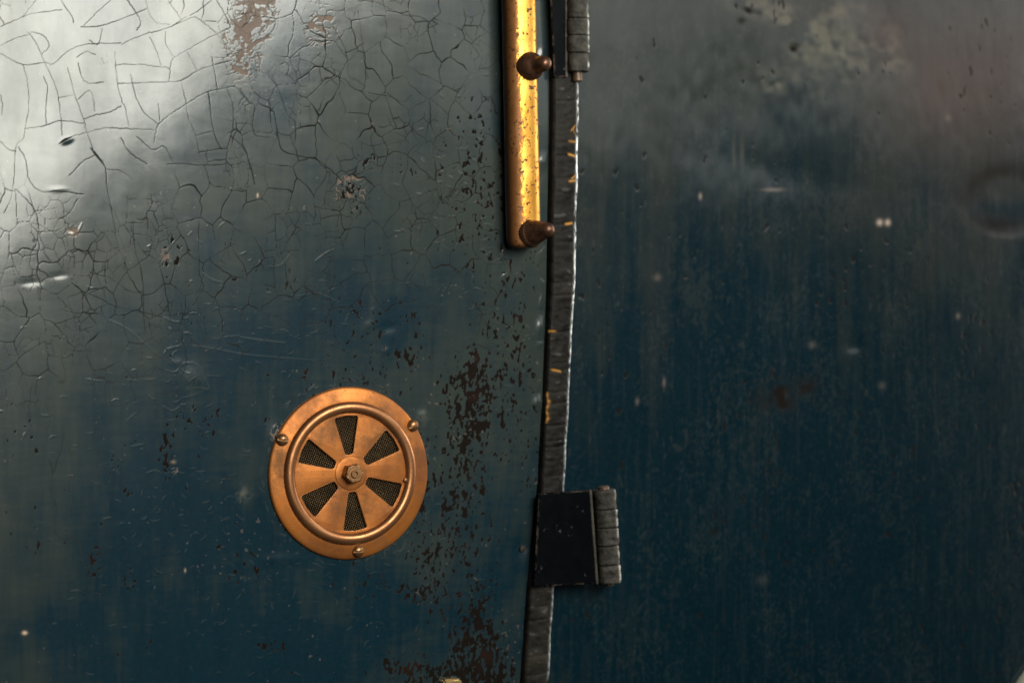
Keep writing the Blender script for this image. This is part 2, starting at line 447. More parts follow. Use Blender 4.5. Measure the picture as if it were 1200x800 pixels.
def build_left():
    g = 0.00047
    x0 = at(-60, 400).x; x1 = at(642, 400).x
    z1 = at(0, -45).z; z0 = at(0, 845).z
    nu = int((x1 - x0) / g); nv = int((z1 - z0) / g)
    mg = margin(g, 0.40)
    ua = np.concatenate([x0 - mg[::-1], np.linspace(x0, x1, nu)]); za = np.concatenate([z0 - mg[::-1], np.linspace(z0, z1, nv), z1 + mg])
    U = ua[None, :].repeat(len(za), 0)
    Z = za[:, None].repeat(len(ua), 1)
    # let the right border follow the curved seam, fading to none at the left
    t = np.clip((U - x0) / (x1 - x0), 0, 1)
    X = U + (edge_at(Z) - x1) * sst(0.3, 1.0, t)
    px, py = to_px(X, np.zeros_like(X), Z)
    sh = X.shape
    F = Field(px, py)
    pxu = 1.36   # grid steps per photo pixel, about

    # ---- crackle --------------------------------------------------
    wx = gnoise(sh, 10 * pxu, 10 * pxu, 1) * 3.2 + gnoise(sh, 3 * pxu, 3 * pxu, 2) * 0.7
    wy = gnoise(sh, 10 * pxu, 10 * pxu, 3) * 3.2 + gnoise(sh, 3 * pxu, 3 * pxu, 4) * 0.7
    qx, qy = px + wx, py + wy
    E2, ia2, ib2 = voro(qx / 27 + 5.2, qy / 35 + 2.4, 2.0)
    E2 = E2 * 30
    E1, _, _ = voro(qx / 15 + ia2 * 57, qy / 19 + ib2 * 31, 1.0)
    E1 = E1 * 16
    E3, _, _ = voro(qx / 9.5 + ia2 * 41, qy / 11 + ib2 * 17, 3.0)
    E3 = E3 * 10
    thin = 0.75 + 0.25 * gnoise(sh, 6 * pxu, 6 * pxu, 5)
    thin = np.clip(thin, 0.35, 1.5)
    m1 = sst(0.1, 0.7, gnoise(sh, 14 * pxu, 14 * pxu, 6))
    m2 = 0.55 + 0.45 * sst(-1.4, -0.3, gnoise(sh, 11 * pxu, 11 * pxu, 7))
    m3 = sst(-0.2, 0.6, gnoise(sh, 8 * pxu, 8 * pxu, 8))
    upper = sst(610, 330, py + 0.1 * (px - 300)) * sst(655, 560, px + 0 * py)
    upper = np.clip(upper, 0, 1)
    traced_zone = np.clip(blobs(px, py, [(110, 110, 130, 110, 1.2)]), 0, 1)
    l1 = np.exp(-0.5 * (E1 / (0.46 * thin)) ** 2) * m1
    l2 = np.exp(-0.5 * (E2 / (0.49 * thin)) ** 2) * m2
    l3 = np.exp(-0.5 * (E3 / (0.46 * thin)) ** 2) * m3
    d2 = np.clip(0.75 + blobs(px, py, [(300, 210, 110, 60, 0.7), (430, 120, 90, 90, 0.5), (470, 250, 90, 70, 0.5)]) - traced_zone * 0.1, 0, 1)
    d3 = np.clip(blobs(px, py, [(290, 40, 22, 40, 0.8), (375, 35, 25, 35, 0.6), (540, 170, 45, 90, 0.5), (410, 225, 28, 26, 0.8),
                                (330, 220, 90, 40, 0.35), (545, 260, 60, 40, 0.5)]), 0, 1)
    fill = np.maximum(np.maximum(l1 * 0.75, l2 * 0.95) * (1 - 0.72 * sst(0.45, 0.75, traced_zone)), l3 * d3 * 0.8) * upper
    # vertical hair cracks lower down
    vE, va, vb = voro(qx / 20 + 9.1, qy / 95 + 4.2, 4.0)
    vl = np.exp(-0.5 * (vE * 20 / 0.7) ** 2) * sst(0.2, 1.0, gnoise(sh, 26 * pxu, 6 * pxu, 9))
    vl = vl * np.clip(blobs(px, py, [(90, 430, 130, 130, 0.7), (60, 620, 90, 90, 0.5), (560, 250, 60, 130, 0.5)]), 0, 1)
    crack = np.maximum(fill, vl * 0.7)

    k = 1 / 2.9625
    T1 = [[(0, 185), (25, 200), (80, 225), (155, 218), (185, 222), (240, 175), (300, 155), (420, 150)],
          [(80, 225), (95, 290), (100, 360), (90, 430), (80, 480), (55, 510), (50, 600), (40, 680), (15, 740)],
          [(95, 110), (125, 150), (155, 218), (195, 310), (210, 400), (215, 470)],
          [(235, 235), (260, 330), (290, 415), (305, 470), (330, 530), (365, 575), (370, 640), (385, 720), (400, 800)],
          [(205, 500), (250, 475), (305, 460), (370, 445), (440, 448), (535, 452)],
          [(410, 292), (500, 288), (590, 285), (635, 278), (690, 245), (760, 222), (805, 212)],
          [(400, 225), (480, 225), (540, 232), (588, 240), (588, 285)],
          [(590, 240), (600, 205), (640, 180), (720, 135), (755, 118), (800, 95)],
          [(650, 180), (668, 215), (685, 245)], [(755, 120), (775, 145), (795, 170)], [(680, 60), (720, 90), (755, 120)],
          [(420, 155), (500, 120), (560, 105), (620, 80), (680, 58)],
          [(398, 180), (405, 270), (420, 340), (437, 385), (447, 440)],
          [(455, 260), (470, 330), (500, 390), (550, 432)],
          [(535, 500), (540, 470), (552, 432), (590, 400), (635, 370), (690, 335), (740, 315), (820, 300)],
          [(630, 285), (645, 350), (655, 410), (680, 470), (695, 545)],
          [(725, 320), (735, 420), (750, 480), (770, 520)],
          [(785, 305), (808, 360), (810, 440), (790, 520), (785, 580), (800, 610)],
          [(835, 310), (860, 350), (885, 370), (878, 430), (890, 470), (940, 478)],
          [(0, 490), (30, 520), (55, 525)], [(65, 510), (90, 560), (100, 620), (140, 665), (205, 665), (290, 675)],
          [(50, 655), (90, 690), (125, 740), (135, 800)],
          [(285, 95), (330, 50), (385, 0)], [(210, 0), (250, 60), (255, 80)],
          [(280, 95), (350, 90), (440, 60), (510, 30)], [(440, 0), (470, 40), (487, 80), (475, 105)],
          [(505, 0), (520, 50), (545, 80), (590, 85)], [(660, 55), (700, 30), (735, 0)], [(585, 5), (610, 40), (630, 70)],
          [(0, 160), (50, 135), (105, 120)], [(105, 110), (150, 125), (170, 160), (145, 190)],
          [(355, 560), (370, 588), (420, 595), (465, 625)], [(240, 610), (290, 560), (330, 540)],
          [(270, 345), (310, 315), (325, 350), (328, 385)], [(290, 415), (330, 400), (380, 390), (420, 370)],
          [(420, 480), (450, 530), (510, 570)], [(475, 475), (530, 520), (570, 510), (600, 560)],
          [(580, 570), (640, 570), (720, 575), (790, 570)], [(820, 430), (870, 432), (885, 470)],
          [(945, 260), (970, 320), (1000, 400), (1025, 425), (1025, 500)],
          [(900, 360), (950, 390), (965, 470), (980, 520), (1030, 540), (1100, 555), (1160, 600)],
          [(0, 95), (80, 58), (130, 45), (215, 35)], [(80, 60), (110, 20), (125, 0)], [(205, 340), (255, 330)],
          [(90, 445), (150, 438), (215, 420), (290, 430)], [(150, 265), (165, 310), (158, 380), (160, 430)],
          [(0, 330), (8, 360), (5, 400)], [(520, 130), (545, 180), (560, 230)], [(575, 110), (575, 150), (600, 195)],
          [(310, 140), (340, 155), (355, 100)], [(265, 200), (300, 180), (330, 190)], [(270, 220), (285, 270), (310, 290), (360, 285)],
          [(680, 470), (740, 455)], [(690, 530), (740, 520), (790, 515)], [(735, 200), (745, 250), (755, 315)],
          [(550, 360), (555, 420)], [(645, 60), (600, 90)], [(800, 470), (850, 520), (870, 580), (885, 640)],
          [(750, 0), (780, 50), (800, 95)], [(0, 60), (15, 85)], [(205, 760), (240, 740), (270, 690)]]
    T2 = [[(355, 5), (410, 8), (460, 30), (520, 55), (570, 60), (610, 90), (625, 115)], [(375, 150), (440, 130), (520, 75), (570, 58)],
          [(440, 130), (455, 190), (490, 225), (520, 250)], [(380, 205), (450, 205)], [(455, 265), (510, 255), (560, 265)],
          [(310, 185), (345, 170), (375, 150)], [(355, 40), (370, 150), (380, 240), (390, 275)],
          [(265, 90), (300, 150), (318, 205), (320, 260), (350, 280), (378, 300), (380, 320), (460, 335), (510, 355), (540, 330)],
          [(310, 270), (312, 400), (320, 540), (345, 600)], [(380, 320), (375, 440), (380, 520)], [(378, 385), (430, 370)],
          [(470, 380), (490, 430), (510, 470), (560, 475), (600, 450)], [(180, 275), (215, 310), (240, 345), (250, 410)],
          [(60, 250), (90, 340), (120, 410), (135, 430), (140, 540)], [(130, 455), (165, 470), (200, 500), (215, 550), (260, 600), (285, 650)],
          [(535, 430), (540, 520), (570, 580)], [(60, 400), (65, 440), (100, 510), (150, 540), (210, 555)],
          [(120, 595), (180, 600), (190, 660), (185, 760)], [(65, 660), (180, 655)], [(500, 10), (520, 50)],
          [(535, 215), (600, 210), (650, 205)], [(580, 80), (585, 165), (620, 160), (640, 115), (670, 165), (690, 160)],
          [(620, 20), (640, 60), (630, 100)], [(640, 55), (700, 45), (725, 35)], [(745, 275), (800, 292), (830, 290)],
          [(700, 230), (720, 200), (790, 145)], [(450, 540), (455, 640)], [(450, 575), (520, 590), (570, 600)], [(325, 390), (410, 385), (440, 360)]]
    T4 = [[(460, 0), (470, 100), (495, 200), (500, 390)], [(385, 0), (395, 60), (420, 130)], [(300, 120), (360, 90), (400, 65)],
          [(355, 180), (375, 140), (420, 130), (475, 125)], [(240, 50), (290, 60), (335, 105)], [(140, 20), (160, 40), (195, 75)],
          [(310, 175), (380, 195), (450, 240), (500, 245)], [(290, 245), (340, 262), (390, 290), (450, 305), (500, 315), (560, 330)],
          [(125, 325), (150, 380), (170, 430)], [(160, 270), (200, 370), (225, 450)], [(130, 325), (60, 360), (20, 385)],
          [(165, 455), (230, 490), (290, 500)], [(270, 300), (280, 400), (290, 500)], [(690, 0), (690, 100), (693, 180), (705, 230), (670, 290)],
          [(700, 175), (740, 200), (780, 210)], [(805, 60), (812, 200), (808, 330)], [(800, 265), (770, 300), (745, 350), (755, 460)],
          [(960, 150), (1000, 210), (1025, 270)], [(340, 400), (365, 450), (380, 560), (395, 680)], [(490, 0), (540, 60), (560, 110)],
          [(560, 0), (580, 70), (590, 150)], [(500, 165), (545, 190), (540, 290)], [(615, 200), (660, 235), (670, 260)], [(0, 100), (40, 130)],
          [(65, 500), (65, 680)], [(105, 480), (118, 640)], [(30, 200), (25, 320), (40, 370)], [(865, 40), (862, 80)], [(910, 0), (912, 90)],
          [(350, 300), (345, 370), (330, 420)], [(150, 600), (160, 680)], [(760, 395), (755, 460), (780, 500)]]
    tr = np.zeros(sh)
    for T, ox, oy, am in ((T1, 0, 0, 1.0), (T2[:1] + T2[5:8], 300, 0, 0.9), (T4[:1] + T4[6:8] + T4[13:14], 0, 260, 0.85)):
        for pl in T:
            pts = catmull([(ox + a * k, oy + c * k) for a, c in pl], 7)
            for _i, p in enumerate(pts):
                p += RNG.normal(0, 0.28, 2)
            F.stroke(tr, pts, RNG.uniform(0.42, 0.60), am * RNG.uniform(0.75, 1.0), taper=False)
    for pl, w in (([(205, 500), (222, 488), (248, 476)], 1.6), ([(315, 515), (335, 540), (362, 575)], 1.2)):
        F.stroke(tr, catmull([(a * k, c * k) for a, c in pl], 7), w, 1.0)
    crack = sst(0.20, 0.92, np.maximum(crack, tr * (0.86 + 0.14 * np.clip(gnoise(sh, 5, 5, 10), -1, 1))))

    # ---- chipped patches ------------------------------------------
    dens = blobs(px, py, [(556, 415, 9, 22, 0.75), (545, 460, 20, 26, 0.58), (580, 400, 14, 40, 0.35), (565, 490, 26, 28, 0.7), (540, 540, 22, 40, 0.5), (520, 610, 26, 30, 0.55),
                          (505, 655, 18, 20, 0.8), (490, 690, 16, 10, 0.72), (560, 720, 14, 28, 0.95), (560, 760, 28, 26, 0.85), (535, 785, 45, 16, 0.95),
                          (470, 785, 22, 14, 0.85), (575, 800, 14, 16, 0.9),
                          (197, 520, 7, 24, 0.85), (197, 578, 6, 10, 0.7), (240, 490, 20, 14, 0.6), (290, 668, 14, 14, 0.75), (135, 545, 4, 7, 1.0), (152, 573, 5, 5, 0.9),
                          (155, 680, 6, 8, 0.6), (108, 675, 8, 30, 0.42), (320, 755, 14, 5, 0.8), (440, 385, 40, 30, 0.42), (480, 420, 14, 8, 0.55), (205, 300, 12, 18, 0.45),
                          (390, 440, 40, 10, 0.35), (300, 330, 60, 20, 0.2), (555, 180, 20, 50, 0.42), (590, 270, 26, 50, 0.34), (540, 250, 30, 50, 0.3), (470, 200, 10, 8, 0.7), (430, 190, 6, 6, 1.0),
                          (605, 360, 14, 60, 0.42), (600, 450, 14, 50, 0.42), (622, 500, 6, 60, 0.4), (420, 690, 24, 14, 0.35), (175, 640, 9, 6, 0.5), (410, 225, 14, 18, 0.55), (550, 500, 14, 50, 0.35), (530, 580, 16, 50, 0.4), (575, 560, 10, 60, 0.3), (520, 700, 30, 30, 0.35), (560, 660, 12, 30, 0.4)])
    vr_ = np.sqrt(((px - 408) / 0.925) ** 2 + (py - 554) ** 2)
    dens += 0.62 * np.exp(-0.5 * ((vr_ - 102.5) / 2.2) ** 2) * sst(-0.2, 1.0, gnoise(sh, 12 * pxu, 12 * pxu, 25))
    nz = 0.62 * gnoise(sh, 2.2 * pxu, 1.2 * pxu, 20) + 0.22 * gnoise(sh, 7 * pxu, 3.5 * pxu, 21) + 0.52 * gnoise(sh, 1.1 * pxu, 0.85 * pxu, 22)
    v = nz * 0.68 + dens * 1.06
    chip_shade = sst(1.13, 1.24, v)
    small = sst(3.1, 3.3, gnoise(sh, 1.7 * pxu, 1.3 * pxu, 23) + 0.35 * gnoise(sh, 30, 30, 24) + 0.5 * sst(150, 500, py) - 0.3)
    chip_shade = chip_shade * sst(0.04, 0.22, dens)
    chip_shade = np.maximum(chip_shade, small * 0.9 * sst(180, 420, py + 0.3 * px))
    # ---- primer showing through -------------------------------------
    pd = blobs(px, py, [(304, 0, 12, 16, 1.0), (295, 25, 17, 16, 0.72), (285, 55, 14, 22, 0.7), (287, 80, 9, 10, 0.55), (372, 20, 9, 14, 0.62), (378, 38, 12, 18, 0.5), (125, 72, 5, 4, 0.55),
                        (410, 225, 14, 16, 0.45), (195, 300, 5, 8, 0.5), (84, 272, 6, 4, 0.7), (490, 690, 10, 5, 0.30), (322, 507, 3.5, 6, 0.9), (205, 545, 4, 8, 0.4)])
    pn = 0.5 * gnoise(sh, 3 * pxu, 2.6 * pxu, 30) + 0.5 * gnoise(sh, 1.3 * pxu, 1.6 * pxu, 31)
    E4, _, _ = voro(qx / 6.5, qy / 5.5, 6.0)
    _, ra, _ = voro(qx / 6.5, qy / 5.5, 6.0)
    primer = sst(0.0, 0.12, pd * 0.64 - 0.72 * ra + 0.13 * pn - 0.10 + 0.25 * (E4 < 0.09) * (pd > 0.12)) * 0.9 * sst(0.1, 0.25, pd)
    # ---- bare specks ------------------------------------------------
    fleck = blobs(px, py, [(29, 741, 2.0, 1.5, 1.1), (302, 229, 0.8, 1.7, 0.8), (217, 668, 0.9, 1.6, 0.5), (203, 541, 2.0, 1.4, 0.3), (84, 273, 2, 1.6, 0.4)])
    sp = sst(3.0, 3.3, gnoise(sh, 1.0 * pxu, 1.0 * pxu, 33) + 0.5 * gnoise(sh, 20, 20, 34))
    fleck = np.clip(fleck + sp * 0.10, 0, 1)
    # ---- tint: where blue paint shows and where it has gone grey ------
    blue = 0.30 + blobs(px, py, [(215, 440, 90, 60, 0.55), (390, 365, 90, 40, 0.5), (270, 610, 110, 110, 0.42), (230, 770, 120, 50, 0.7), (140, 600, 90, 90, 0.30), (500, 690, 90, 70, 0.35),
                                 (595, 600, 40, 90, 0.30), (330, 40, 40, 60, 0.75), (230, 150, 110, 40, 0.35, -30), (420, 770, 70, 40, 0.3),
                                 (30, 520, 60, 160, -0.3), (440, 90, 100, 80, -0.3), (590, 400, 50, 120, -0.3), (340, 700, 60, 60, -0.1)])
    blue = blue + 0.12 * sst(430, 640, py) + 0.10 * gnoise(sh, 26 * pxu, 30 * pxu, 44)  # tint darkened towards the bottom to offset the window lamp's sheen
    blue = blue + 0.13 * gnoise(sh, 16 * pxu, 10 * pxu, 40) + 0.07 * gnoise(sh, 12 * pxu, 1.6 * pxu, 41) + 0.05 * gnoise(sh, 1.4 * pxu, 8 * pxu, 42)
    blue = np.clip(blue, 0, 1)
    rub = np.clip(blobs(px, py, [(285, 578, 5, 6, 0.5), (495, 488, 5, 6, 0.35), (225, 440, 16, 12, 0.10), (600, 215, 12, 80, 0.10)]), 0, 1) * (0.6 + 0.4 * np.clip(gnoise(sh, 2, 2, 43), -1, 1))
    rub = np.clip(rub, 0, 1)

    # ---- height ------------------------------------------------------
    h = np.zeros(sh)
    h -= crack * 0.000018
    lip = np.exp(-0.5 * ((v - 1.04) / 0.055) ** 2) * sst(0.04, 0.22, dens)
    h += lip * 0.000012 - chip_shade * 0.00005
    h -= primer * 0.00003
    h += 0.0000013 * gnoise(sh, 2.2 * pxu, 2.2 * pxu, 50) + 0.000007 * gnoise(sh, 10 * pxu, 7 * pxu, 51) + 0.00012 * gnoise(sh, 60 * pxu, 45 * pxu, 52)
    # curled flakes and ridges
    fl = np.zeros(sh)
    lines = [[(380, 340), (440, 370), (490, 410), (540, 455)], [(670, 430), (740, 440), (850, 460), (960, 470), (1080, 480)], [(835, 400), (900, 410), (990, 420)],
             [(1030, 258), (1100, 247), (1140, 262), (1180, 280)], [(630, 612), (660, 605), (690, 595)], [(300, 545), (355, 552)], [(445, 548), (480, 552)], [(500, 548), (540, 546)],
             [(640, 300), (660, 340)], [(705, 178), (735, 200), (770, 210)], [(1095, 135), (1130, 110), (1160, 95)], [(930, 155), (975, 150), (1010, 110)], [(440, 690), (475, 660)],
             [(565, 640), (600, 655), (625, 640)], [(570, 330), (600, 345), (622, 347)], [(715, 535), (770, 535)], [(780, 400), (830, 395)], [(455, 780), (500, 770)],
             [(240, 40), (265, 40), (285, 5)], [(570, 455), (585, 440), (625, 430)], [(575, 515), (610, 520), (640, 490), (690, 500), (720, 560), (725, 580), (690, 575), (645, 585)],
             [(600, 480), (640, 520), (660, 525)], [(650, 560), (680, 540), (715, 570)]]
    for pl in lines:
        F.stroke(fl, catmull([(a * k, 260 + c * k) for a, c in pl], 6), 0.8, RNG.uniform(0.4, 0.8))
    zones = [(230, 520, 95, 90, 120), (200, 640, 110, 80, 120), (300, 720, 70, 50, 45), (420, 690, 60, 40, 35), (560, 220, 40, 70, 70), (440, 640, 50, 40, 30),
             (330, 370, 70, 50, 60), (600, 430, 28, 120, 60), (500, 560, 60, 90, 40), (90, 420, 70, 60, 8)]
    for zx, zy, sx, sy, cnt in zones:
        for _ in range(cnt):
            x, y = RNG.normal(zx, sx), RNG.normal(zy, sy)
            L = RNG.uniform(3, 11); a = RNG.normal(0, 0.45) if RNG.random() < 0.72 else RNG.uniform(0, 3.14)
            c = RNG.normal(0, 0.12) * L
            d = np.array([math.cos(a), math.sin(a)]); q = np.array([-d[1], d[0]])
            F.stroke(fl, catmull([np.array([x, y]) - d * L / 2, np.array([x, y]) + q * c, np.array([x, y]) + d * L / 2], 5), RNG.uniform(0.45, 0.65), RNG.uniform(0.25, 0.9))
    for _ in range(90):                      # paint broken along the ventilator's rim
        a = RNG.uniform(0, 6.283); rr = RNG.uniform(101, 112); x = 408 + 0.925 * rr * math.cos(a); y = 554 + rr * math.sin(a)
        t = a + math.pi / 2 + RNG.normal(0, 0.4); L = RNG.uniform(3, 10)
        p = np.array([x, y]); d = np.array([math.cos(t) * 0.93, math.sin(t)]) * L / 2
        F.stroke(fl, catmull([p - d, p + RNG.normal(0, 0.8, 2), p + d], 5), RNG.uniform(0.5, 0.8), RNG.uniform(0.3, 1.0))
    h += fl * 0.00010
    rub = np.clip(np.maximum(rub, 0.22 * fl ** 1.5), 0, 1)      # paint rubbed pale on the raised edges
    # dents, blisters and the lifted flake
    h += blobs(px, py, [(36, 331, 8.0, 2.8, -0.00013, -3), (69, 323, 7.0, 2.6, -0.00013, -5), (455, 384, 6, 4.5, -0.0004), (433, 381, 4, 4, 0.00025), (452, 411, 3, 3, 0.0003), (495, 487, 4, 4, 0.0006),
                        (228, 442, 12, 8, 0.0005, 45), (68, 222, 6, 2, 0.0001), (78, 165, 4, 2, 0.0004, -20), (634, 383, 4, 7, 0.0010), (632, 472, 5, 6, 0.0010), (630, 560, 4, 8, 0.0007), (612, 748, 6, 8, 0.0009),
                        (322, 508, 6, 9, 0.0006), (330, 655, 14, 4, 0.0004), (636, 190, 4, 5, 0.0006), (635, 65, 3, 5, 0.0005), (612, 640, 8, 10, -0.0016),
                        (210, 425, 5, 3, 0.00015)])
    bead = sst(0.4, 1.2, gnoise(sh, 5 * pxu, 4 * pxu, 54)) * blobs(px, py, [(592, 150, 4, 120, 1.0), (634, 450, 4, 120, 0.6)])
    h += bead * 0.0006
    m_in = ((U >= x0 - 1e-6) & (Z >= z0 - 1e-6) & (Z <= z1 + 1e-6)).astype(float)
    h *= m_in; crack *= m_in; chip_shade = chip_shade * m_in; primer = primer * m_in; fleck = fleck * m_in; rub = rub * m_in
    # rolled edge along the seam
    d_edge = (edge_at(Z) - X)
    h -= 0.010 * np.clip(1 - d_edge / 0.0020, 0, 1) ** 2
    P = np.stack([X, -h, Z], -1)
    me = grid_mesh('body_panel', P, dict(blue=blue, crack=crack, chip_shade=chip_shade, primer=primer, fleck=fleck, rub=rub))
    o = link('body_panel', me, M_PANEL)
    return tag(o, 'dark blue-green body panel with crackled paint, left of the black edging strip', 'panel', kind='structure')


body = build_left()

# ------------------------------------------------------------------ RIGHT PANEL
DW = -0.008   # it lies a little deeper


def build_right():
    g = 0.0009
    x0 = at(590, 400, DW).x; x1 = at(1290, 400, DW).x
    z1 = at(1200, -70, DW).z; z0 = at(1200, 870, DW).z
    nu = int((x1 - x0) / g); nv = int((z1 - z0) / g)
    mg = margin(g, 0.40)
    xa = np.concatenate([np.linspace(x0, x1, nu), x1 + mg]); za = np.concatenate([z0 - mg[::-1], np.linspace(z0, z1, nv), z1 + mg])
    X = xa[None, :].repeat(len(za), 0)
    Z = za[:, None].repeat(len(xa), 1)
    px, py = to_px(X, np.full_like(X, -DW), Z)
    sh = X.shape; q = 0.7
    # tints
    blue = 0.90 + blobs(px, py, [(950, 20, 220, 95, -0.85), (1150, 110, 90, 120, -0.6), (690, 300, 20, 220, -0.40), (765, 330, 14, 130, -0.40), (760, 60, 90, 110, -0.55), (1120, 300, 90, 60, -0.3),
                                 (900, 560, 200, 120, 0.25)])
    blue += 0.25 * sst(420, 640, py)  # fall of light towards the bottom, put into the paint tint
    blue += 0.10 * gnoise(sh, 22 * q, 14 * q, 140) + 0.08 * gnoise(sh, 30 * q, 2.4 * q, 141)
    blue = np.clip(blue, 0, 1)
    blue = np.clip(blue + 0.8 * sst(1.0, 0.8, np.sqrt(((px - 1206) / 62.0) ** 2 + ((py - 233) / 42.0) ** 2)) * sst(225, 250, py), 0, 1)
    cr = np.zeros(sh)
    sm = gnoise(sh, 3.0 * q, 1.8 * q, 123) + 0.5 * gnoise(sh, 30 * q, 30 * q, 124)
    chip_shade = sst(2.2, 2.9, sm) * 0.7
    chip_shade = np.maximum(chip_shade, np.clip(blobs(px, py, [(925, 462, 20, 11, 0.7), (948, 455, 13, 9, 0.55), (905, 470, 13, 8, 0.55), (883, 14, 7, 2.5, 0.9, 20), (872, 26, 3, 3, 0.7), (935, 57, 4, 3, 0.8)])
                                          * (0.75 + 0.35 * gnoise(sh, 3, 3, 125)), 0, 0.95))
    ro_ = np.sqrt(((px - 1206) / 62.0) ** 2 + ((py - 233) / 42.0) ** 2)
    ang_ = np.arctan2(-(py - 233) / 42.0, (px - 1206) / 62.0)
    chip_shade = np.maximum(chip_shade, 0.62 * np.exp(-0.5 * ((ro_ - 0.84) / 0.20) ** 2) * (0.6 + 0.4 * sst(0.1, 1.0, np.cos(ang_ - 2.3))) + 0.5 * np.exp(-0.5 * (((px - 1195) / 22) ** 2 + ((py - 262) / 9) ** 2)))  # shade in the oval's rim and lower part, painted as dark colour
    # scuffs near the top
    rd = blobs(px, py, [(890, 8, 26, 7, 1.0, 14), (930, 25, 26, 8, 0.9, 25), (965, 35, 22, 14, 0.75), (985, 60, 12, 6, 0.9), (912, 100, 9, 6, 0.9), (945, 62, 12, 6, 0.9, 30), (1005, 50, 30, 24, 0.45), (1055, 45, 14, 12, 0.8), (1030, 75, 24, 8, 0.6),
                        (980, 8, 30, 8, 0.5), (960, 90, 50, 16, 0.4), (1065, 75, 10, 10, 0.6)])
    rn = 0.6 * gnoise(sh, 3 * q, 4 * q, 130) + 0.5 * gnoise(sh, 7 * q, 8 * q, 131)
    rub = np.clip(rd * (0.40 + 0.42 * rn) + blobs(px, py, [(863, 178, 1.6, 16, 0.22), (873, 178, 2, 13, 0.26), (866, 220, 2, 20, 0.12)]), 0, 0.8)
    spt = sst(2.1, 2.9, gnoise(sh, 3.4 * q, 1.9 * q, 133) + 0.45 * gnoise(sh, 26 * q, 22 * q, 134)) * 0.10
    str_ = sst(1.7, 2.8, gnoise(sh, 9 * q, 1.1 * q, 135) + 0.5 * gnoise(sh, 40 * q, 26 * q, 136)) * 0.06
    sst_lo = 0.35 + 0.65 * sst(760, 420, py)
    dust = 0.055 * sst(0.6, 2.2, gnoise(sh, 1.0, 0.8, 138) + 0.6 * gnoise(sh, 14, 10, 139)) + 0.03 * sst(0.3, 1.8, gnoise(sh, 14, 1.0, 160) + 0.5 * gnoise(sh, 40, 30, 161))
    rub = np.clip(np.maximum(np.maximum(rub, dust), np.maximum(spt, str_) * sst_lo), 0, 1)
    primer = np.clip(0 + blobs(px, py, [(1165, 85, 80, 65, 0.62), (1050, 40, 22, 18, 0.3), (960, 10, 70, 14, 0.22), (770, 330, 10, 120, 0.04)]) * (0.85 + 0.15 * gnoise(sh, 26, 20, 137)), 0, 1)
    fleck = np.clip(blobs(px, py, [(1041, 260, 2.5, 2.5, 0.9), (1051, 260, 2.3, 2.5, 0.9), (822, 230, 1.4, 2.6, 0.45), (1140, 370, 2.0, 2.4, 0.22), (925, 462, 1.2, 5, 0.02), (778, 448, 1.4, 4, 0.2), (746, 470, 1.6, 3, 0.16),
                                   (771, 325, 3, 3, 0.14), (1044, 452, 3, 3, 0.10), (957, 404, 3, 3, 0.12), (897, 680, 5, 4, 0.05), (1128, 150 - 14, 3, 3, 0.12), (910, 222, 9, 1.5, 0.25)]), 0, 1)
    # height: pressed oval, dents and a slight fall away to the right
    r = np.sqrt(((px - 1206) / 62.0) ** 2 + ((py - 233) / 42.0) ** 2)
    h = -0.0009 * sst(1.15, 0.55, r)
    h += blobs(px, py, [(1008, 405, 9, 6, -0.0010), (925, 455, 30, 18, -0.0005), (935, 205, 70, 16, -0.0005, 12)])
    h += 0.00035 * gnoise(sh, 50 * q, 34 * q, 152) + 0.00004 * gnoise(sh, 8 * q, 4 * q, 153)
    h -= rub * 0.00012 + chip_shade * 0.0003
    m_in = ((X <= x1 + 1e-6) & (Z >= z0 - 1e-6) & (Z <= z1 + 1e-6)).astype(float)
    h *= m_in; chip_shade = chip_shade * m_in; primer = primer * m_in; fleck = fleck * m_in; rub = rub * m_in
    dx = np.clip(X - at(680, 400, DW).x, 0, None)
    h -= 0.16 * dx ** 2
    P = np.stack([X, -(DW + h), Z], -1)
    me = grid_mesh('door_panel', P, dict(blue=blue, crack=cr, chip_shade=chip_shade, primer=primer, fleck=fleck, rub=rub))
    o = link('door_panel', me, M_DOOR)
    return tag(o, 'scuffed dark blue door panel right of the hinges, with an oval recess at its far edge', 'panel', kind='structure')


door = build_right()


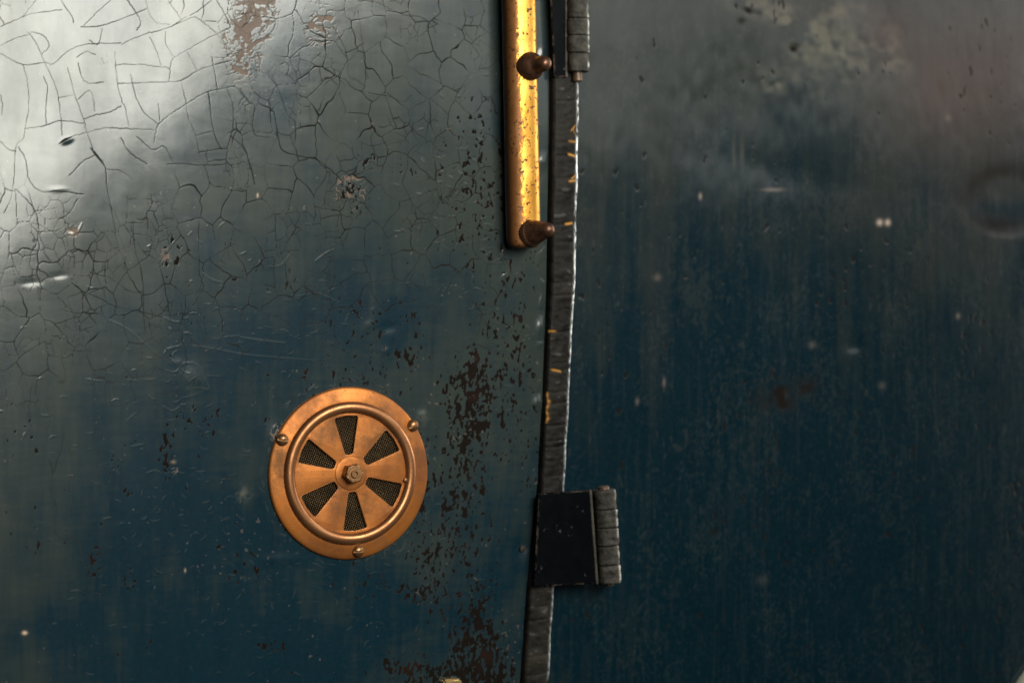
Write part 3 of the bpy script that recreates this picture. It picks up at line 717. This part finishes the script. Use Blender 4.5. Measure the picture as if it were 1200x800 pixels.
# ------------------------------------------------------------------ EDGING STRIP along the seam
def build_strip():
    ys = np.arange(-640, 1440, 1.0)
    cx = np.interp(ys, [-60, 0, 100, 200, 330, 450, 570, 690, 800, 860], [664, 664, 664, 664, 662, 656, 650, 637, 630, 628])
    hw = np.interp(ys, [-60, 150, 330, 450, 570, 700, 860], [14.5, 14.5, 13.5, 13, 13, 13.5, 14])
    # cross-section: offset (fraction of half width), height
    prof = [(-1.28, -0.009), (-1.28, 0.0026), (-1.22, 0.0046), (-1.05, 0.0057), (-0.6, 0.0061), (-0.3, 0.0063), (0.0, 0.0064), (0.25, 0.0063), (0.42, 0.0062),
            (0.55, 0.0061), (0.62, 0.0059), (0.72, 0.00545), (0.82, 0.0049), (0.90, 0.0043), (0.97, 0.0030), (1.02, 0.0006), (1.03, -0.003), (1.03, -0.010)]
    # finer resampling across
    po = np.array(prof); t = np.linspace(0, 1, len(prof)); tt = np.linspace(0, 1, 61)
    pu = np.interp(tt, t, po[:, 0]); pw = np.interp(tt, t, po[:, 1])
    sh = (len(ys), len(tt))
    n1 = gnoise(sh, 5, 6, 201); n2 = gnoise(sh, 1.6, 2.2, 202); n3 = gnoise((len(ys), 61), 14, 60, 203)
    top = np.clip(1 - np.abs(tt - 0.45) / 0.5, 0, 1)[None, :]
    dh = 0.00022 * n1 * top + 0.00010 * n2 * top + 0.00010 * n3 * top
    crease = np.zeros(len(ys))
    for y in (118, 166, 182, 208, 262, 283, 330, 345, 388, 424, 433, 458, 471, 497, 515, 522, 538, 556, 708, 724, 748, 766, 788):
        crease += np.exp(-0.5 * ((ys - y) / 1.3) ** 2) * RNG.uniform(0.25, 1)
    tilt = (tt - 0.5) * 6
    dh -= 0.0007 * np.stack([np.interp(ys + a * 1.0, ys, crease) for a in tilt], 1) * top
    P = np.zeros(sh + (3,)); 
    for i, y in enumerate(ys):
        a = at(cx[i], y, 0.004); s = hw[i] * S / math.cos(AZ) 
        P[i, :, 0] = a.x + pu * s + 0.0003 * n3[i, 0]
        P[i, :, 1] = -(pw + dh[i])
        P[i, :, 2] = a.z
    edge = np.exp(-0.5 * ((tt - 0.735) / 0.075) ** 2)[None, :]
    along = np.interp(ys, [-60, 90, 130, 200, 300, 400, 480, 560, 580, 690, 780, 860], [0.0, 0.3, 0.75, 1.0, 1.0, 0.75, 0.55, 0.55, 0.3, 0.35, 0.45, 0.3])[:, None]
    bare = np.clip(edge * along * (0.88 + 0.42 * n2 + 0.22 * n1), 0, 1)
    bare = np.maximum(bare, 0.06 * sst(1.9, 2.6, n2 + 0.4 * n1) * (tt[None, :] > 0.15))
    gold = np.zeros(sh)
    for (y, f0, f1, sl, am) in ((150, .40, .52, -6, .8), (154, .45, .50, 6, .7), (166, .36, .56, 0.5, .55), (182, .36, .54, 2, 1), (207, .42, .58, -5, .8), (212, .36, .56, -1.5, .8), (262, .33, .50, -1.5, 1), (388, .10, .22, 0, .7), (434, .2, .34, 2, .8)):
        for i, y_ in enumerate(ys):
            if abs(y_ - y) > 8: continue
            yy = y + sl * (tt - (f0 + f1) / 2) / (f1 - f0)
            gold[i] = np.maximum(gold[i], am * np.exp(-0.5 * ((y_ - yy) / 0.9) ** 2) * sst(f0 - .03, f0 + .02, tt) * sst(f1 + .03, f1 - .02, tt))
    for i, y_ in enumerate(ys):
        if 458 < y_ < 496: gold[i] = np.maximum(gold[i], 0.9 * np.exp(-0.5 * ((tt - 0.155 - 0.015 * math.sin(y_ * 0.35)) / 0.016) ** 2) * (0.7 + 0.3 * math.sin(y_ * .9)))
    dust = np.clip(0.25 + 0.3 * n1 + 0.25 * n3, 0, 1) * np.interp(ys, [-60, 200, 560, 690, 720, 860], [0.6, 0.3, 0.55, 0.8, 1.0, 1.0])[:, None] * 0.35
    me = grid_mesh('edge_strip', P, dict(bare=bare, gold=gold, dust=dust), flip=True)
    o = link('edge_strip', me, M_STRIP)
    return tag(o, 'narrow black edging strip with worn bright edge running down the seam between the panels', 'trim strip')


build_strip()

# ------------------------------------------------------------------ VENTILATOR
VC = at(408.5, 554.0)
VR = (at(408, 453).z - at(408, 655).z) / 2
u = VR / 101.0      # one photo pixel on the vent, metres
vent = empty('ventilator', VC, 'round copper ventilator with six wedge openings screwed to the crackled panel', 'ventilator')
prof = [(101 * u, 0.0000), (101 * u, 2.0 * u), (100 * u, 3.0 * u), (98.5 * u, 3.6 * u), (94 * u, 4.4 * u), (88 * u, 5.4 * u), (84.5 * u, 6.0 * u), (83 * u, 6.0 * u)]
prof += [(82.5 * u, 4.0 * u)]
from_bm('flange', lathe(prof, 160), M_COPPER, vent, auto=50)
rp = [((77 + 6.8 * math.cos(a)) * u, (6.2 + 5.6 * math.sin(a)) * u) for a in np.linspace(-0.6, math.pi + 0.7, 22)]
from_bm('rim_bead', lathe(rp, 160), M_RIM, vent, auto=80)


def curve_plate(name, outer, holes, depth, bevel, mat, parent, w):
    cu = bpy.data.curves.new(name, 'CURVE')
    cu.dimensions = '2D'; cu.fill_mode = 'BOTH'; cu.extrude = depth / 2; cu.bevel_depth = bevel; cu.bevel_resolution = 3
    for pts in [outer] + holes:
        sp = cu.splines.new('POLY'); sp.points.add(len(pts) - 1)
        for p, (x, y) in zip(sp.points, pts): p.co = (x, y, 0, 1)
        sp.use_cyclic_u = True
    o = bpy.data.objects.new(name + '_curve', cu); COL.objects.link(o)
    dg = bpy.context.evaluated_depsgraph_get()
    me = bpy.data.meshes.new_from_object(o.evaluated_get(dg))
    bpy.data.objects.remove(o); bpy.data.curves.remove(cu)
    me.materials.clear(); me.name = name
    me.transform(Matrix.Translation((0, -w, 0)) @ Matrix.Rotation(R(90), 4, 'X'))
    bm = bmesh.new(); bm.from_mesh(me); bmesh.ops.remove_doubles(bm, verts=bm.verts, dist=1e-6)
    bm.to_mesh(me); bm.free()
    return link(name, me, mat, parent, True, 38)


def round_poly(pts, rad, n=5):
    out = []
    m = len(pts)
    for i in range(m):
        p0, p1, p2 = np.array(pts[i - 1]), np.array(pts[i]), np.array(pts[(i + 1) % m])
        a = p0 - p1; b = p2 - p1; la, lb = np.linalg.norm(a), np.linalg.norm(b)
        if min(la, lb) < rad * 1.05 or abs(np.cross(a / la, b / lb)) < 0.3:
            out.append(tuple(p1)); continue
        s, e = p1 + a / la * rad, p1 + b / lb * rad
        for t in np.linspace(0, 1, n):
            out.append(tuple((1 - t) ** 2 * s + 2 * t * (1 - t) * p1 + t * t * e))
    return out


holes = []
for kk in range(6):
    a0 = R(35 + 60 * kk)
    ro, ri = 68.3 * u, 22 * u
    ho = R(13.6); hi = R(14.0)
    arc = [(ro * math.cos(a0 + s), ro * math.sin(a0 + s)) for s in np.linspace(-ho, ho, 3)]
    inn = [(ri * math.cos(a0 + hi), ri * math.sin(a0 + hi)), (ri * math.cos(a0 - hi), ri * math.sin(a0 - hi))]
    pts = round_poly(arc + inn, 3.6 * u)
    holes.append(pts)
outer = [(76 * u * math.cos(a), 76 * u * math.sin(a)) for a in np.linspace(0, 2 * math.pi, 120, endpoint=False)]
plate_ = curve_plate('face_plate', outer, holes, 1.4 * u, 0.9 * u, M_COPPER, vent, 5.0 * u)
# turned-up lip round every opening
for pts in holes:
    cu = bpy.data.curves.new('lip', 'CURVE'); cu.dimensions = '3D'; cu.bevel_depth = 0.75 * u; cu.bevel_resolution = 2
    sp = cu.splines.new('POLY'); sp.points.add(len(pts) - 1); sp.use_cyclic_u = True
    for p, (x, y) in zip(sp.points, pts): p.co = (x, -5.9 * u, y, 1)
    o = bpy.data.objects.new('lip_curve', cu); COL.objects.link(o)
    me = bpy.data.meshes.new_from_object(o.evaluated_get(bpy.context.evaluated_depsgraph_get()))
    bpy.data.objects.remove(o); me.materials.clear()
    link('opening_lip', me, M_RIM, plate_)
# raised hub ring between the openings
hub = lathe([(20.5 * u, 5.5 * u), (20 * u, 6.6 * u), (18.5 * u, 7.0 * u), (12 * u, 7.2 * u), (0, 7.2 * u)], 64)
from_bm('hub_boss', hub, M_COPPER, vent, auto=60)


def gauze():
    bm = bmesh.new()
    pitch = 2.3 * u; rw = 0.60 * u; Rg = 74 * u
    nn = int(Rg / pitch)
    for ax in (0, 1):
        for i in range(-nn, nn + 1):
            c = i * pitch; half = math.sqrt(max(Rg * Rg - c * c, 0))
            if half < 4 * pitch: continue
            jmax = int(half / pitch * 2)
            prev = None
            for j in range(-jmax, jmax + 1):
                s = j * pitch / 2
                w = 0.8 * u * math.cos(math.pi * (j / 2 + i + ax))
                ring = []
                for dx, dw in ((-rw, 0), (0, rw), (rw, 0), (0, -rw)):
                    # rotate the weave 20 degrees
                    A, B = (s, c + dx) if ax == 0 else (c + dx, s)
                    ca, sa = math.cos(0.35), math.sin(0.35)
                    ring.append(bm.verts.new((A * ca - B * sa, -(1.9 * u + w + dw), A * sa + B * ca)))
                if prev:
                    for q in range(4): bm.faces.new((prev[q], prev[(q + 1) % 4], ring[(q + 1) % 4], ring[q]))
                prev = ring
    return bm


from_bm('wire_gauze', gauze(), M_GAUZE, vent, auto=None)
from_bm('dark_backing', lathe([(80 * u, 0.2 * u), (80 * u, 0.25 * u), (0, 0.25 * u)], 64), M_DARK, vent, auto=None)


def hexnut(r, h, ch):
    bm = bmesh.new()
    rings = []
    for rr, w in ((r, 0), (r, h - ch), (r * 0.86, h)):
        if rr == r: rings.append([bm.verts.new((r * math.cos(R(60 * k2 + 12)), -w, r * math.sin(R(60 * k2 + 12)))) for k2 in range(6)])
        else: rings.append([bm.verts.new((rr * math.cos(R(60 * k2 + 12)), -w, rr * math.sin(R(60 * k2 + 12)))) for k2 in range(6)])
    for a, b in zip(rings[:-1], rings[1:]):
        for k2 in range(6): bm.faces.new((a[k2], a[(k2 + 1) % 6], b[(k2 + 1) % 6], b[k2]))
    bm.faces.new(rings[-1])
    bmesh.ops.bevel(bm, geom=[e for e in bm.edges], offset=0.5 * u, segments=2, affect='EDGES')
    return bm


nut = from_bm('hub_nut', hexnut(12.2 * u, 12 * u, 1.8 * u), M_SCREW, vent, auto=30)
nut.location = (0, -7.2 * u, 0)
be = from_bm('bolt_end', lathe([(5.2 * u, 11.6 * u), (5.2 * u, 13.2 * u), (4.6 * u, 13.8 * u), (3.0 * u, 13.8 * u), (2.4 * u, 13.2 * u), (2.2 * u, 11.8 * u), (0, 11.6 * u)], 32), M_SCREW, nut, auto=35)


def slotted_head(r, h, slot_w, slot_d, ang):
    """round-headed screw with a cut slot: boolean of a dome and a bar"""
    pr = [(0, -1.0 * u), (r, -1.0 * u), (r, 0.6 * u)] + [(r * math.cos(a), 0.6 * u + h * math.sin(a)) for a in np.linspace(0.15, math.pi / 2 - 0.05, 9)] + [(0, 0.6 * u + h)]
    bm = lathe(pr, 40); bmesh.ops.recalc_face_normals(bm, faces=bm.faces)
    a = bpy.data.meshes.new('head'); bm.to_mesh(a); bm.free()
    bm = bmesh.new(); bmesh.ops.create_cube(bm, size=1.0, matrix=Matrix.Rotation(-ang, 4, 'Y') @ Matrix.Translation((0, -(0.6 * u + h), 0)) @ Matrix.Diagonal((4 * r, 2 * slot_d, slot_w, 1)))
    b = bpy.data.meshes.new('cutter'); bm.to_mesh(b); bm.free()
    oa = bpy.data.objects.new('a', a); ob = bpy.data.objects.new('b', b)
    COL.objects.link(oa); COL.objects.link(ob)
    md = oa.modifiers.new('m', 'BOOLEAN'); md.object = ob; md.operation = 'DIFFERENCE'; md.solver = 'EXACT'
    dg = bpy.context.evaluated_depsgraph_get(); dg.update()
    me = bpy.data.meshes.new_from_object(oa.evaluated_get(dg))
    bpy.data.objects.remove(oa); bpy.data.objects.remove(ob)
    return me


for (x, y, ang) in ((-85, 40.5, R(-8)), (80.5, 54.5, R(28)), (10, -91.5, R(2))):
    s_ = link('screw', slotted_head(7.2 * u, 5.4 * u, 2.5 * u, 3.8 * u, ang), M_SCREW, vent, True, 35)
    rr = math.hypot(x, y)
    s_.location = (x * u, -4.6 * u, y * u)
pg = from_bm('peg', lathe([(2.6 * u, 4 * u), (2.6 * u, 9 * u), (2.0 * u, 10 * u), (0, 10.3 * u)], 20), M_SCREW, vent)
pg.location = (69.5 * u, 0, -9.5 * u)

# ------------------------------------------------------------------ GRAB HANDLE
BW = 0.0105          # bar's axis stands this far off the panel
pb = at(613.5, 291, BW)
pa = pb + (at(606.0, -90, BW) - pb) * 2.0
handle = empty('grab_handle', pb, 'tarnished yellow brass grab handle hanging down the seam beside the top hinge', 'handle')


def build_bar():
    ax = (pb - pa); L = ax.length; ax.normalize()
    out = Vector((0, -1, 0)); side = ax.cross(out).normalized()      # side points to +x or -x
    if side.x < 0: side = -side
    rad = 0.0117; rw = 0.0098
    nl = 840; ns = 72
    ts = np.concatenate([np.linspace(0, L - 0.011, nl), L - 0.011 + 0.011 * np.sin(np.linspace(0.05, 1, 16) * math.pi / 2)])
    sc = np.concatenate([np.ones(nl), np.sqrt(np.clip(1 - np.linspace(0.05, 0.999, 16) ** 3.2, 0.0004, 1))])
    th = np.linspace(0, 2 * math.pi, ns)
    ex = 2.5
    cs, sn = np.cos(th), np.sin(th)
    cu_ = np.sign(cs) * np.abs(cs) ** (2 / ex); cw_ = np.sign(sn) * np.abs(sn) ** (2 / ex)
    n = gnoise((len(ts), ns - 1), 9, 5, 301); n = np.concatenate([n, n[:, :1]], 1)
    P = np.zeros((len(ts), ns, 3))
    A = np.array(pa - handle.location); axn = np.array(ax); sd = np.array(side); ot = np.array(out)
    rr = rad * sc[:, None] + 0.00009 * n
    P[:] = A[None, None, :] + ts[:, None, None] * axn + (rr * cu_[None, :])[..., None] * sd + ((rw * sc[:, None] + 0.00006 * n) * cw_[None, :])[..., None] * ot
    # tarnish keeps to the left flank and the lower end; the right side is rubbed bright
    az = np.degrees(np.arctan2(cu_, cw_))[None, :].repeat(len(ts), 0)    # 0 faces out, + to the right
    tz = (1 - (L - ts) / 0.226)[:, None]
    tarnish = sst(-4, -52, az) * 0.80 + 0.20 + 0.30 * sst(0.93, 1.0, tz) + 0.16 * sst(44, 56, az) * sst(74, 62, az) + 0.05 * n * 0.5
    deep_red = sst(-52, -98, az) * 0.95  # far left flank turns deep red, the lower end too
    me = grid_mesh('bar', P, dict(tarnish=tarnish, deep_red=np.clip(deep_red + 0.5 * sst(0.985, 1.0, tz), 0, 1)), flip=True)
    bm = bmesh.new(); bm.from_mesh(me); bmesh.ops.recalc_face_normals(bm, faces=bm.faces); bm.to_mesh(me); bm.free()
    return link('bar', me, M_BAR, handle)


build_bar()


def stud(px, py, tipx, tipy, r0, cone, name='stud'):
    base = at(px, py, BW + 0.0085)
    # a collar, then a cone that narrows to a rounded nose
    pr = [(0, -0.003), (r0, -0.003), (r0, 0.0012), (r0 * 0.985, 0.0026), (r0 * 0.94, 0.0042), (r0 * 0.86, 0.0058), (r0 * 0.74, 0.0072), (r0 * 0.64, 0.0082), (r0 * 0.58, 0.0094), (r0 * 0.56, 0.0115),
          (r0 * 0.55, 0.0140), (r0 * 0.51, 0.0162), (r0 * 0.42, 0.0179), (r0 * 0.28, 0.0190), (r0 * 0.13, 0.0195), (0, 0.0196)]
    if cone:
        pr = [(0, -0.003), (r0, -0.003), (r0, 0.0010), (r0 * 0.97, 0.0016), (r0 * 0.93, 0.0018), (r0 * 0.90, 0.0030), (r0 * 0.80, 0.0066), (r0 * 0.69, 0.0102), (r0 * 0.60, 0.0128), (r0 * 0.56, 0.0146),
              (r0 * 0.52, 0.0168), (r0 * 0.43, 0.0186), (r0 * 0.29, 0.0198), (r0 * 0.13, 0.0204), (0, 0.0205)]
    o = from_bm(name, lathe(pr, 48), M_STUD, handle, auto=60)
    # pointing out from the panel, leaning a little to the right and up or down as it was screwed in
    d = Vector((tipx, -1.0, tipy)).normalized()
    o.rotation_euler = Vector((0, -1, 0)).rotation_difference(d).to_euler()
    o.location = base - handle.location
    return o


stud(620.5, 78.0, 0.28, 0.06, 0.0099, False)
stud(623.0, 273.0, 0.30, 0.12, 0.0096, True)


# ------------------------------------------------------------------ HINGES
def prism(poly_px, w0, w1, bev):
    bm = bmesh.new()
    lo = []; hi = []
    for (x, y) in poly_px:
        p = at(x, y, w1)
        hi.append(bm.verts.new((p.x, -w1, p.z))); lo.append(bm.verts.new((p.x, -w0, p.z)))
    n = len(hi)
    bm.faces.new(hi); bm.faces.new(list(reversed(lo)))
    for i in range(n): bm.faces.new((hi[i], lo[i], lo[(i + 1) % n], hi[(i + 1) % n]))
    bmesh.ops.recalc_face_normals(bm, faces=bm.faces)
    if bev: bmesh.ops.bevel(bm, geom=[e for e in bm.edges], offset=bev, segments=3, affect='EDGES')
    return bm


def knuckle(a, b, r, mat, parent, seed):
    """one worn barrel segment from a to b (world points), squarish-round section"""
    ax = (b - a); L = ax.length; ax.normalize()
    out = Vector((0, -1, 0)); side = ax.cross(out).normalized()
    if side.x < 0: side = -side
    out = side.cross(ax).normalized()
    if out.y > 0: out = -out
    ns, nl = 49, 22
    th = np.linspace(0, 2 * math.pi, ns); ex = 2.9
    cs, sn = np.cos(th), np.sin(th)
    cu_ = np.sign(cs) * np.abs(cs) ** (2 / ex); cw_ = np.sign(sn) * np.abs(sn) ** (2 / ex)
    ts = np.concatenate([[0, 0, 0.0002, 0.0006], np.linspace(0.0012, L - 0.0012, nl), [L - 0.0006, L - 0.0002, L, L]])
    sc = np.concatenate([[0.02, 0.93, 0.965, 0.99], np.ones(nl), [0.99, 0.965, 0.93, 0.02]])
    n = gnoise((len(ts), ns - 1), 2.5, 3, seed); n = np.concatenate([n, n[:, :1]], 1)
    rr = r * sc[:, None] * (1 + 0.018 * n)
    rot = R(14); c_, s_ = math.cos(rot), math.sin(rot)
    eu = cu_ * c_ - cw_ * s_; ew = cu_ * s_ + cw_ * c_
    P = np.array(a)[None, None, :] + ts[:, None, None] * np.array(ax) + (rr * eu)[..., None] * np.array(side) + (rr * ew)[..., None] * np.array(out)
    P = P - np.array(parent.location)[None, None, :]
    az = np.degrees(np.arctan2(cu_, cw_))[None, :]
    bare = np.clip(np.exp(-0.5 * ((az - 50) / 5.5) ** 2) * (0.62 + 0.55 * n), 0, 1) * np.ones_like(rr)
    me = grid_mesh('knuckle', P, dict(bare=bare), flip=True)
    bm = bmesh.new(); bm.from_mesh(me); bmesh.ops.remove_doubles(bm, verts=bm.verts, dist=1e-7); bmesh.ops.recalc_face_normals(bm, faces=bm.faces); bm.to_mesh(me); bm.free()
    return link('knuckle', me, mat, parent, True, 50)


def hinge(label, leaf_poly, axis, cuts, r, pins, wl0, wl1, wk, group):
    (ax0, ay0), (ax1, ay1) = axis
    loc = at((ax0 + ax1) / 2, (ay0 + ay1) / 2, 0)
    h = empty('hinge', loc, label, 'hinge', group)
    bm = prism(leaf_poly, wl0, wl1, 0.0006)
    bmesh.ops.translate(bm, verts=bm.verts, vec=-loc)
    from_bm('leaf', bm, M_LEAF, h, auto=35)

    # narrow raised lip between leaf and barrel
    (lx0, ly0), (lx1, ly1) = leaf_poly[1], leaf_poly[2]
    bm = prism([(lx0 - 1.2, ly0 - 0.5), (lx0 + 1.6, ly0 - 0.5), (lx1 + 1.6, ly1 + 0.5), (lx1 - 1.2, ly1 + 0.5)], wl0, wl1 + 0.0009, 0.0003)
    bmesh.ops.translate(bm, verts=bm.verts, vec=-loc)
    from_bm('leaf_lip', bm, M_LIP, h, auto=35)

    def P(y): return at(ax0 + (ax1 - ax0) * (y - ay0) / (ay1 - ay0), y, wk)
    for i in range(len(cuts) - 1):
        knuckle(P(cuts[i] + 0.25), P(cuts[i + 1] - 0.25), r * (1 + 0.02 * ((i * 7) % 3 - 1)), M_KNUCKLE, h, 400 + int(ay0) + i)
    for (y0, y1, rp) in pins:
        a, b = P(y0), P(y1)
        bm = lathe([(0, 0), (rp, 0.0), (rp, (b - a).length - 0.0008), (rp * 0.8, (b - a).length), (0, (b - a).length)], 24)
        o = from_bm('pin', bm, M_PIN, h, auto=40)
        o.rotation_euler = Vector((0, -1, 0)).rotation_difference((b - a).normalized()).to_euler()
        o.location = a - loc
    return h


hinge('lower black hinge with wide blue-black leaf and grey barrel, across the edging strip',
      [(632, 578), (692, 574), (700, 683.5), (626, 687)], ((707.5, 572), (713.5, 683)), [573, 596, 617.5, 638.5, 661, 683], 0.0083,
      [(576, 569, 0.0040), (680, 686.5, 0.0034)], 0.0072, 0.0105, 0.0085, 'hinges on the panel seam')
hinge('upper hinge at the top edge, its narrow leaf beside the brass handle',
      [(642, -70), (664, -70), (664, 90), (650, 91)], ((675.5, -70), (676.5, 85)), [-68, -45, -22, 0.8, 22.5, 42.5, 63, 85], 0.0081,
      [(80, 96, 0.0036)], 0.0068, 0.0085, 0.0088, 'hinges on the panel seam')

# ------------------------------------------------------------------ small things
# loose screw in a dimple beside the lower hinge
sp_ = at(612, 642, -0.0006)
sc = link('sunken_screw', slotted_head(4.2 * u, 2.4 * u, 1.6 * u, 1.6 * u, R(60)), M_KNUCKLE, None, True, 35)
sc.location = sp_
tag(sc, 'small dark screw sunk in a dimple left of the lower hinge', 'screw')

# brass piece whose top just shows at the lower edge of the photo
bp_ = at(532, 812, 0.004)
brs = empty('brass_fitting', bp_, 'small worn brass fitting at the bottom edge among black paint chips', 'fitting')
bm = prism([(520.5, 796), (541.5, 794.5), (543.5, 830), (520.5, 832)], -0.001, 0.0075, 0.0014)
bmesh.ops.translate(bm, verts=bm.verts, vec=-bp_)
from_bm('plate', bm, M_BRASS, brs, auto=35)

# pale round fitting that only just enters at the lower right
pf = at(1238, 843, DW - 0.024)
rf = from_bm('round_fitting', lathe([(0.0500, -0.012), (0.0500, 0.0), (0.0490, 0.0040), (0.0460, 0.0068), (0.0380, 0.0088), (0.0250, 0.0100), (0, 0.0105)], 96), M_PALE, None, auto=40)
rf.location = pf
tag(rf, 'pale rounded enamel fitting showing only its edge in the lower right corner', 'fitting')

# ------------------------------------------------------------------ light
world = bpy.data.worlds.new('World'); scene.world = world
world.use_nodes = True
bg = world.node_tree.nodes['Background']
bg.inputs[0].default_value = (0.55, 0.66, 0.72, 1); bg.inputs[1].default_value = 0.03


def lamp(name, az, el, dist, sx, sy, radiance, color, roll=0.0, aim=(0, 0, 0), spread=180):
    la = bpy.data.lights.new(name, 'AREA')
    la.shape = 'RECTANGLE'; la.size = sx; la.size_y = sy
    la.energy = radiance * math.pi * sx * sy
    la.color = color
    la.spread = R(spread)
    o = bpy.data.objects.new(name, la); COL.objects.link(o)
    d = Vector((math.sin(R(az)) * math.cos(R(el)), -math.cos(R(az)) * math.cos(R(el)), math.sin(R(el))))
    aim = Vector(aim)
    z = d; x = Vector((0, 0, 1)).cross(z).normalized(); y = z.cross(x)
    m = Matrix((x, y, z)).transposed() @ Matrix.Rotation(R(roll), 3, 'Z')
    o.matrix_world = Matrix.Translation(aim + d * dist) @ m.to_4x4()
    return o


P0 = at(150, 115)
lamp('window_lamp', 13.3, 11.3, 1.5, 1.15, 0.48, 5.6, (1.0, 0.99, 0.88), roll=37, aim=P0, spread=100)
lamp('side_lamp', 83, 10, 2.2, 0.7, 1.5, 7.0, (1.0, 0.93, 0.82), aim=(0, 0, 0.1))
lamp('front_lamp', 52, 23, 2.4, 2.6, 1.4, 1.5, (0.98, 1.0, 0.98), aim=(0, 0, 0.1))

# ------------------------------------------------------------------ camera
cam = bpy.data.cameras.new('Camera')
cam.lens = LENS; cam.sensor_width = SENSOR; cam.clip_start = 0.05; cam.clip_end = 100
co = bpy.data.objects.new('Camera', cam); COL.objects.link(co)
co.matrix_world = Matrix.Translation(Vector(CAM)) @ Matrix((Vector(RGT), Vector(UP), -Vector(FWD))).transposed().to_4x4()
cam.dof.use_dof = True
fp = at(260, 400)
cam.dof.focus_distance = float((np.array(fp) - CAM) @ FWD)
cam.dof.aperture_fstop = 7.0
scene.camera = co
scene.view_settings.view_transform = 'Standard'
scene.view_settings.look = 'None'
scene.view_settings.exposure = 0.0
scene.view_settings.gamma = 1.0
scene.render.resolution_x = 1024; scene.render.resolution_y = 682
